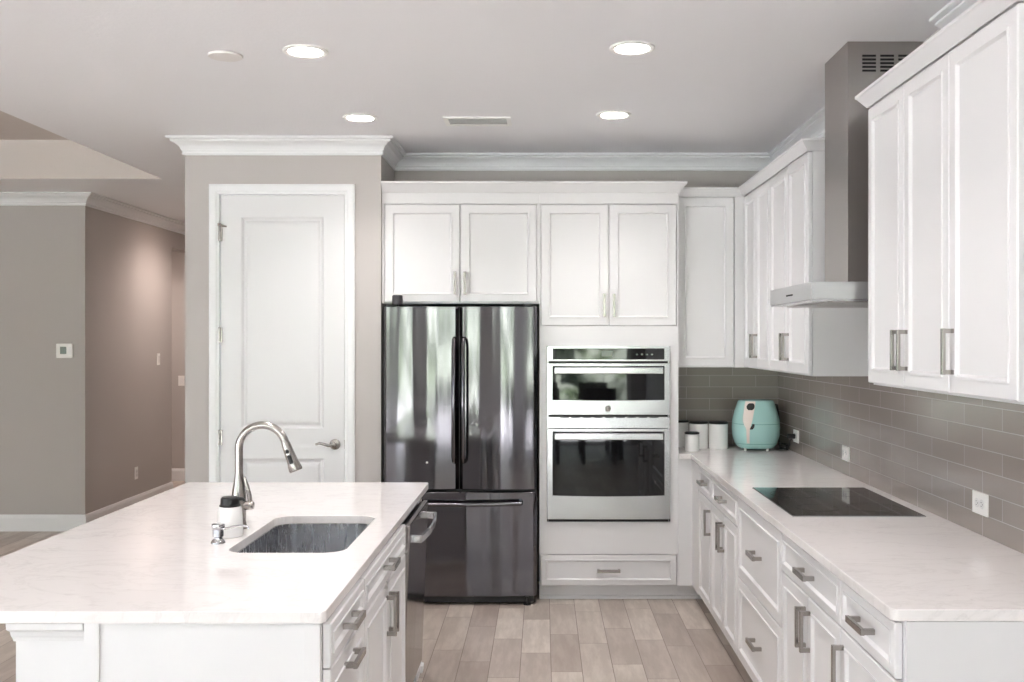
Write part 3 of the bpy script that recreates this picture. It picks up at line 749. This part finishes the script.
# column under the seating overhang
t = thing('island_column', 'square white island column with stepped cap under the overhanging counter', 'column', (-1.26, 2.64, 0))
cx0, cx1, cy0, cy1 = -1.350, -1.1712, 2.560, 2.738
build(MB().box(cx0, cx1, cy0, cy1, 0.0, 0.8195, 0.002), 'shaft', 'cab', t, world=True)
cap = [(0, 0), (0.004, 0), (0.006, 0.010), (0.008, 0.014), (0.010, 0.026), (0.016, 0.032), (0.017, ZT-0.821), (0, ZT-0.821)]
build(MB().sweep([(cx1, cy0), (cx0, cy0), (cx0, cy1), (cx1, cy1)], cap, 1, 0.820).box(cx0, cx1, cy0, cy1, 0.820, ZT-0.001), 'cap', 'cab', t, world=True)
build(MB().sweep([(cx1, cy0), (cx0, cy0), (cx0, cy1), (cx1, cy1)], BASE, 1, 0), 'base_moulding', 'cab', t, world=True)
# island countertop
SX0, SX1, SY0, SY1 = -1.037, -0.650, 3.245, 3.925
outer = rrect(-1.725, -0.5535, 2.540, 4.849, 0.018, 5)
o = build(slab(outer, [rrect(SX0, SX1, SY0, SY1, 0.07, 7)], ZT, 0.90), 'countertop', 'quartz')
tag(o, 'white veined quartz countertop on the island, cut out for the sink', 'countertop')
# undermount sink
t = thing('kitchen_sink', 'undermount stainless steel sink set in the island counter', 'sink', ((SX0+SX1)/2, (SY0+SY1)/2, 0.655))
def ring_at(ins, z, r): return [(x, y, z) for x, y in rrect(SX0+ins, SX1-ins, SY0+ins, SY1-ins, r, 7)]
build(MB().loft([ring_at(-0.018, ZT-0.0035, 0.08), ring_at(-0.018, ZT-0.0008, 0.08), ring_at(0.003, ZT-0.0008, 0.07), ring_at(0.006, 0.72, 0.068), ring_at(0.014, 0.69, 0.06), ring_at(0.045, 0.673, 0.05), ring_at(0.17, 0.668, 0.02)], False, True), 'bowl', 'sink', t, world=True, smooth=True, angle=50)
scx, scy = (SX0+SX1)/2, (SY0+SY1)/2
build(MB().lathe([(0.055, 0.6685), (0.055, 0.671), (0.042, 0.672), (0.038, 0.667), (0.0, 0.666)], (scx, scy+0.08, 0), 28), 'drain', 'chrome', t, world=True, smooth=True)

# faucet
fx, fy = -1.113, 3.66
t = thing('kitchen_faucet', 'tall brushed nickel gooseneck pull-down faucet behind the island sink', 'faucet', (fx, fy, 0.90))
def F(p): return (fx+p[0], fy+p[1], 0.90+p[2])
build(MB().lathe([(0.030, 0.0003), (0.030, 0.006), (0.027, 0.010), (0.0255, 0.03), (0.026, 0.12), (0.020, 0.16), (0.0155, 0.19), (0.0150, 0.20)], (fx, fy, 0.90), 28), 'base', 'nickel', t, world=True, smooth=True)
R_ = 0.088; pts = [(0, 0, 0.195), (0, 0, 0.25), (0, 0, 0.291)]
for i in range(1, 19):
    a = PI-math.radians(163)*i/18; pts.append((R_+R_*math.cos(a), -0.010*i/18, 0.291+R_*math.sin(a)))
build(MB().tube([F(p) for p in pts], 0.0142, 18), 'neck', 'nickel', t, world=True, smooth=True)
e0 = Vector(pts[-1]); dr_ = (Vector(pts[-1])-Vector(pts[-2])).normalized()
L = [e0+dr_*k for k in (0, 0.015, 0.038, 0.072, 0.106, 0.112)]
sp = build(MB().tube([F(p) for p in L], [0.0150, 0.0165, 0.0175, 0.020, 0.0250, 0.0225], 20), 'spray_head', 'nickel', t, world=True, smooth=True)
c_ = e0+dr_*0.026; 
sd = Vector((0.25, -0.97, 0.0))
def btn(k0, k1, r):
    mb = MB(); rr = 0.017+0.06*((k0+k1)/2-0.02)
    off = Vector((0.0, -rr, 0.0))
    mb.tube([F(e0+dr_*k+off) for k in (k0, k0+0.003, k1-0.003, k1)], [r*0.6, r, r, r*0.6], 14); return mb
build(btn(0.026, 0.042, 0.0065), 'spray_button', 'black', sp, world=True, smooth=True)
build(btn(0.048, 0.082, 0.008), 'spray_button', 'black', sp, world=True, smooth=True)
lvr = build(MB().lathe([(0.016, 0.018), (0.017, 0.03), (0.017, 0.048), (0.013, 0.054), (0, 0.056)], F((0, 0, 0.085)), 20, 'x'), 'lever_hub', 'nickel', t, world=True, smooth=True)
build(MB().tube([F(p) for p in ((0.042, 0, 0.085), (0.040, -0.004, 0.12), (0.032, -0.006, 0.155), (0.022, -0.006, 0.19))], [0.008, 0.0085, 0.0075, 0.005], 12), 'lever', 'nickel', lvr, world=True, smooth=True)

# canister beside the faucet and built-in soap pump
t = thing('soap_canister', 'white round soap canister with black pump lid, beside the faucet', 'soap dispenser', (-1.100, 3.515, 0.90))
c0 = (-1.100, 3.515, 0.9003)
build(MB().lathe([(0.040, 0), (0.0435, 0.004), (0.0445, 0.02), (0.0425, 0.070), (0.040, 0.098), (0.037, 0.105), (0.0, 0.106)], c0, 36), 'jar', 'ceramic', t, world=True, smooth=True)
lid = build(MB().lathe([(0.036, 0.1065), (0.037, 0.110), (0.033, 0.114), (0.032, 0.134), (0.027, 0.139), (0.0, 0.139)], c0, 32), 'pump_lid', 'black', t, world=True, smooth=True)
build(MB().tube([(c0[0]+0.02, c0[1], 0.9003+0.132), (c0[0]+0.045, c0[1], 0.9003+0.131), (c0[0]+0.052, c0[1], 0.9003+0.124)], [0.008, 0.006, 0.005], 10), 'spout', 'black', lid, world=True, smooth=True)
t = thing('soap_pump', 'small polished chrome soap pump with thin spout on the island counter', 'soap dispenser', (-1.103, 3.395, 0.90))
c1 = (-1.103, 3.395, 0.9003)
build(MB().lathe([(0.024, 0), (0.024, 0.004), (0.020, 0.010), (0.015, 0.016), (0.015, 0.020), (0.0185, 0.024), (0.0185, 0.048), (0.0215, 0.052), (0.0225, 0.058), (0.0215, 0.064), (0.018, 0.067), (0, 0.068)], c1, 28), 'body', 'chrome', t, world=True, smooth=True)
build(MB().tube([(c1[0]+0.010, c1[1]-0.002, 0.945), (c1[0]+0.045, c1[1]-0.004, 0.956), (c1[0]+0.080, c1[1]-0.005, 0.962), (c1[0]+0.102, c1[1]-0.006, 0.958), (c1[0]+0.106, c1[1]-0.006, 0.950)], [0.004, 0.0035, 0.003, 0.003, 0.003], 10), 'spout', 'chrome', t, world=True, smooth=True)

# ---------------------------------------------------------------- air fryer and canisters on the far counter
AX, AY, AZ = 1.340, 6.30, 0.90
t = thing('air_fryer', 'mint green rounded air fryer with pearl handle strip, in the counter corner', 'air fryer', (AX, AY, AZ))
prof = [(0.012, 0.098), (0.020, 0.112), (0.045, 0.130), (0.09, 0.143), (0.14, 0.147), (0.19, 0.143), (0.24, 0.131), (0.285, 0.116), (0.303, 0.110), (0.310, 0.102), (0.312, 0.085)]
def RZ(z):
    for (z0, r0), (z1, r1) in zip(prof[:-1], prof[1:]):
        if z <= z1: return r0+(r1-r0)*(z-z0)/(z1-z0)
    return prof[-1][1]
def se(a, r, ex=2.5):
    c, s = math.cos(a), math.sin(a)
    return (r*math.copysign(abs(c)**(2/ex), c), 0.95*r*math.copysign(abs(s)**(2/ex), s))
def fry_ring(z, k=0.0): return [(AX+se(2*PI*i/48, RZ(z)+k)[0], AY+se(2*PI*i/48, RZ(z)+k)[1], AZ+z) for i in range(48)]
def interp(zs): return [fry_ring(z) for z in zs]
build(MB().loft(interp([p[0] for p in prof])), 'housing', 'mint', t, world=True, smooth=True)
def front_y(u, z, k):   # y on the housing front for x fraction u
    R = RZ(z)+k; return -0.95*R*(max(0, 1-abs(u*RZ(z)/R)**2.5))**(1/2.5)
def patch(rows, k, name, mat, par, n=8):
    mb = MB(); fr_, bk = [], []
    for z, u0, u1 in rows:
        fr_.append([(AX+(u0+(u1-u0)*i/n)*RZ(z), AY+front_y(u0+(u1-u0)*i/n, z, k), AZ+z) for i in range(n+1)])
        bk.append([(AX+(u0+(u1-u0)*i/n)*RZ(z), AY+front_y(u0+(u1-u0)*i/n, z, -0.004), AZ+z) for i in range(n+1)])
    mb.loft([f+list(reversed(b)) for f, b in zip(fr_, bk)])
    return build(mb, name, mat, par, world=True)
hs = patch([(0.309, -0.78, -0.22), (0.285, -0.76, -0.24), (0.25, -0.74, -0.28), (0.215, -0.74, -0.32), (0.19, -0.72, -0.35), (0.165, -0.67, -0.39), (0.145, -0.60, -0.43), (0.13, -0.58, -0.45), (0.09, -0.58, -0.46), (0.05, -0.60, -0.48)], 0.004, 'handle_strip', 'pearl', t)
patch([(0.298, -0.54, -0.34), (0.291, -0.62, -0.28), (0.278, -0.66, -0.26), (0.265, -0.63, -0.29), (0.256, -0.55, -0.37)], 0.0055, 'display', 'black', hs)
patch([(0.172, -0.34, -0.26), (0.160, -0.37, -0.25), (0.148, -0.43, -0.28), (0.138, -0.45, -0.34)], 0.004, 'handle_grip', 'black', hs, 4)
sm = MB()
for z in (0.168, 0.045): sm.loft([fry_ring(z-0.0012, 0.0008), fry_ring(z+0.0012, 0.0008)])
build(sm, 'basket_seam', 'mint_seam', t, world=True)
for dx, dy in ((-0.08, -0.07), (0.055, -0.085), (-0.07, 0.07), (0.07, 0.07)):
    build(MB().lathe([(0.008, 0.0003), (0.008, 0.03)], (AX+dx, AY+dy, AZ), 12), 'foot', 'plate', t, world=True, smooth=True)
cd = build(MB().tube([(1.455, 6.38, 1.18), (1.497, 6.405, 1.175), (1.507, 6.40, 1.12), (1.507, 6.39, 0.96), (1.507, 6.38, 0.93), (1.50, 6.31, 0.912), (1.51, 6.24, 0.912), (1.52, 6.20, 0.925), (1.525, 6.14, 0.985), (1.522, 6.11, 1.0)], 0.007, 10)
          .lathe([(0.014, 1.4915), (0.016, 1.50), (0.016, 1.5355)], (0, 6.10, 1.003), 14, 'x'), 'power_cord', 'black', t, world=True, smooth=True)
build(MB().tube([(1.500+0.022*math.cos(a*PI/8), 6.235+0.045*math.sin(a*PI/8), 0.909+0.0035*a/4) for a in range(40)], 0.006, 8), 'coiled_cord', 'black', t, world=True, smooth=True)

def canister(x, y, r, h, label, gname='white canisters by the air fryer'):
    t = thing('canister', label, 'canister', (x, y, 0.90), 0, gname)
    build(MB().lathe([(r-0.003, 0.0003), (r, 0.004), (r, h-0.006), (r-0.003, h-0.002), (0, h-0.002)], (0, 0, 0), 40), 'jar', 'ceramic', t, smooth=True)
    build(MB().lathe([(r-0.001, h-0.0015), (r+0.001, h), (r+0.001, h+0.008), (r-0.004, h+0.011), (0, h+0.011)], (0, 0, 0), 40), 'lid', 'black', t, smooth=True)
canister(1.115, 6.36, 0.060, 0.160, 'tall white canister with black lid, immediately left of the air fryer')
canister(0.992, 6.375, 0.059, 0.160, 'tall white canister with black lid, middle of the three tall ones')
canister(0.886, 6.48, 0.057, 0.160, 'tall white canister with black lid, beside the oven cabinet')
canister(0.926, 6.215, 0.045, 0.108, 'short white canister with black lid standing in front of the tall ones')

# ---------------------------------------------------------------- outlets, switches, thermostat
def plate_dev(name, label, cat, loc, rz, kind='outlet', pw=0.07, ph=0.114, group=None, gangs=1):
    """local front faces -y"""
    t = thing(name, label, cat, loc, rz, group)
    build(MB().box(-pw/2, pw/2, -0.006, -0.0003, -ph/2, ph/2, 0.002), 'cover_plate', 'plate', t)
    for g in range(gangs):
        cx = (g-(gangs-1)/2)*0.046
        if kind == 'outlet_h':
            for dx0 in (-0.0195, 0.0195):
                so = build(MB().lathe([(0.0165, -0.0050), (0.0165, -0.0088), (0.0, -0.0088)], (dx0, 0, 0), 24, 'y'), 'socket', 'ceramic', t)
                build(MB().box(dx0-0.004, dx0+0.004, -0.0094, -0.0085, -0.0075, -0.0055).box(dx0-0.004, dx0+0.004, -0.0094, -0.0085, 0.0055, 0.0075).lathe([(0.0022, -0.0094), (0.0022, -0.0085)], (dx0+0.010, 0, 0), 8, 'y'), 'socket_slots', 'slot', so)
        elif kind == 'outlet':
            s = build(MB().box(cx-0.0165, cx+0.0165, -0.009, -0.005, -0.033, 0.033, 0.001), 'socket', 'ceramic', t)
            mb = MB()
            for dz in (-0.018, 0.018):
                for dx in (-0.006, 0.006): mb.box(cx+dx-0.001, cx+dx+0.001, -0.0094, -0.0085, dz-0.004, dz+0.004)
                mb.lathe([(0.0022, -0.0094), (0.0022, -0.0085)], (cx, 0, dz-0.009), 8, 'y')
            build(mb, 'socket_slots', 'slot', s)
        else:
            build(MB().box(cx-0.0165, cx+0.0165, -0.0105, -0.005, -0.033, 0.033, 0.0025), 'rocker', 'ceramic', t)
    return t
XT = WALL_X-TILE_T
plate_dev('wall_outlet', 'white outlet on the tile wall with the air fryer plugged in', 'outlet', (XT, 6.10, 1.003), -PI/2, 'outlet_h', pw=0.118, ph=0.076)
plate_dev('wall_outlet', 'white outlet on the tile wall behind the cooktop, middle of three', 'outlet', (XT, 5.10, 1.012), -PI/2, 'outlet_h', pw=0.118, ph=0.076)
plate_dev('wall_outlet', 'white outlet on the tile wall near the right edge of the picture', 'outlet', (XT, 3.53, 1.013), -PI/2, 'outlet_h', pw=0.122, ph=0.078)
plate_dev('light_switch', 'white light switch high on the hallway side wall', 'switch', (HX, 9.90, 1.40), PI/2, 'switch')
plate_dev('wall_outlet', 'white outlet low on the hallway side wall above the baseboard', 'outlet', (HX, 9.36, 0.345), PI/2)
plate_dev('light_switch', 'white light switch on the end wall seen through the hallway opening', 'switch', (-4.085, 11.3, 1.13), 0, 'switch')
t = thing('thermostat', 'square white thermostat on the left wall', 'thermostat', (-3.975, HY, 1.50))
build(MB().box(-0.068, 0.068, -0.020, -0.0003, -0.060, 0.060, 0.006), 'housing', 'plate', t)
build(MB().box(-0.034, 0.018, -0.0215, -0.019, -0.026, 0.034, 0.001), 'screen', 'screen', t)
build(MB().box(0.034, 0.058, -0.0215, -0.019, -0.03, 0.03, 0.001), 'button_bar', 'ceramic', t)

# ---------------------------------------------------------------- ceiling fittings
def downlight(x, y, label, lens='lens', r=0.0945, z=CEIL):
    t = thing('recessed_light', label, 'ceiling light', (x, y, z), 0, 'recessed ceiling lights')
    build(MB().lathe([(r, -0.0003), (r, -0.006), (r-0.006, -0.010), (r-0.022, -0.007), (r-0.022, -0.0003)], (0, 0, 0), 40), 'trim_ring', 'plate', t, smooth=True)
    build(MB().lathe([(r-0.0225, -0.004), (r-0.0225, -0.0065), (0, -0.0065)], (0, 0, 0), 40), 'lens', lens, t)
    # the can's own bulb, throwing its cone downwards
    l = bpy.data.lights.new('can_bulb', 'SPOT'); l.spot_size = math.radians(150 if lens == 'hall_lens' else 118); l.spot_blend = 0.9; l.shadow_soft_size = 0.06
    l.color = (1.0, 0.84, 0.76) if lens == 'hall_lens' else (1.0, 0.965, 0.94)
    l.energy = CAN_WATTS*{'lens': 1.0, 'added_tray_lens': 2.7, 'hall_lens': 1.5}[lens]
    b = bpy.data.objects.new('can_bulb', l); COL.objects.link(b); b.location = (x, y, z-0.03)
    return t
downlight(-1.002, 4.218, 'lit round recessed ceiling light at upper left, near the pantry door')
downlight(0.372, 4.170, 'lit round recessed ceiling light at upper right, the larger of the right pair')
downlight(-1.001, 5.476, 'lit round recessed ceiling light above the pantry crown moulding')
downlight(0.384, 5.405, 'lit round recessed ceiling light in front of the oven cabinet')
downlight(-3.15, 9.70, 'lit recessed ceiling light in the hallway behind the pantry wall', 'hall_lens')
for lx, ly in ((-1.0, 2.7), (0.372, 2.7), (-1.0, 1.1), (0.372, 1.1), (-1.0, -0.6), (0.372, -0.6), (-1.0, -2.2), (0.372, -2.2)):  # unseen cans added to raise the light falling from above
    downlight(lx, ly, 'added unseen recessed ceiling light, overhead or behind the camera, for more light from above')
for lx, ly in ((-4.6, 1.0), (-4.6, 3.4), (-4.9, 5.9), (-6.2, 2.2), (-6.2, 5.4)):  # unseen tray cans added to brighten the left wall and light from the left
    downlight(lx, ly, 'added unseen recessed light in the raised tray ceiling, brightening the left side', 'added_tray_lens', z=3.105)
downlight(-4.5, 10.5, 'added unseen ceiling light beyond the hallway opening, brightening its end wall', 'hall_lens')  # unseen can added to brighten the wall past the hallway opening
o = build(MB().lathe([(0.072, -0.0003), (0.073, -0.004), (0.070, -0.009), (0.03, -0.012), (0, -0.012)], (-1.36, 4.283, CEIL), 40), 'ceiling_cover', 'cover', smooth=True)
tag(o, 'blank round cover disc on the ceiling, left of the recessed lights', 'ceiling cover')
t = thing('ceiling_vent', 'white rectangular air supply vent on the ceiling between the lights', 'vent', (-0.362, 5.565, CEIL))
vw, vd = 0.185, 0.105
build(MB().plate([(-vw, -vd), (vw, -vd), (vw, vd), (-vw, vd)], [[(-vw+0.025, -vd+0.025), (vw-0.025, -vd+0.025), (vw-0.025, vd-0.025), (-vw+0.025, vd-0.025)]], -0.008, -0.0003), 'frame', 'plate', t)
build(MB().box(-vw+0.025, vw-0.025, -vd+0.025, vd-0.025, -0.0022, -0.0003), 'backing', 'charcoal', t)
for k in range(6):
    mb = MB().box(-vw+0.026, vw-0.026, -0.0085, 0.0085, -0.0008, 0.0008)
    mb.xf(Matrix.Translation((0, -vd+0.040+k*0.0262, -0.0085)) @ Matrix.Rotation(math.radians(8), 4, 'X'))
    build(mb, 'louver', 'plate', t)

# ---------------------------------------------------------------- dining furniture behind the camera, seen mirrored in the oven doors
t = thing('dining_table', 'dark wood dining table behind the camera, seen reflected in the oven doors', 'table', (0.35, -1.5, 0))
build(MB().box(-0.75, 0.75, -0.42, 0.42, 0.72, 0.75, 0.006), 'tabletop', 'dark_wood', t)
for sx in (-1, 1):
    for sy in (-1, 1): build(MB().box(sx*0.68-0.035, sx*0.68+0.035, sy*0.35-0.035, sy*0.35+0.035, 0, 0.7198, 0.004), 'leg', 'dark_wood', t)
def dining_chair(x, y, rz, label):
    t = thing('dining_chair', label, 'chair', (x, y, 0), rz, 'dark dining chairs reflected in the oven')
    build(MB().box(-0.22, 0.22, -0.22, 0.22, 0.44, 0.47, 0.008), 'seat', 'dark_wood', t)
    build(MB().loft([[(-0.21, 0.195, 0.62), (0.21, 0.195, 0.62), (0.21, 0.22, 0.62), (-0.21, 0.22, 0.62)], [(-0.21, 0.225, 0.98), (0.21, 0.225, 0.98), (0.21, 0.25, 0.98), (-0.21, 0.25, 0.98)]]), 'backrest', 'dark_wood', t)
    for sx in (-1, 1):
        build(MB().box(sx*0.195-0.018, sx*0.195+0.018, -0.21, -0.174, 0, 0.4398), 'leg', 'dark_wood', t)
        build(MB().box(sx*0.195-0.018, sx*0.195+0.018, 0.18, 0.216, 0, 0.4398).box(sx*0.195-0.018, sx*0.195+0.018, 0.1955, 0.2195, 0.4702, 0.6198), 'leg', 'dark_wood', t)
dining_chair(0.0, -0.88, 0.0, 'dark wood dining chair on the kitchen side of the table, left, behind the camera')
dining_chair(0.72, -0.88, 0.0, 'dark wood dining chair on the kitchen side of the table, right, behind the camera')
dining_chair(0.0, -2.12, PI, 'dark wood dining chair on the window side of the table, left, behind the camera')
dining_chair(0.72, -2.12, PI, 'dark wood dining chair on the window side of the table, right, behind the camera')
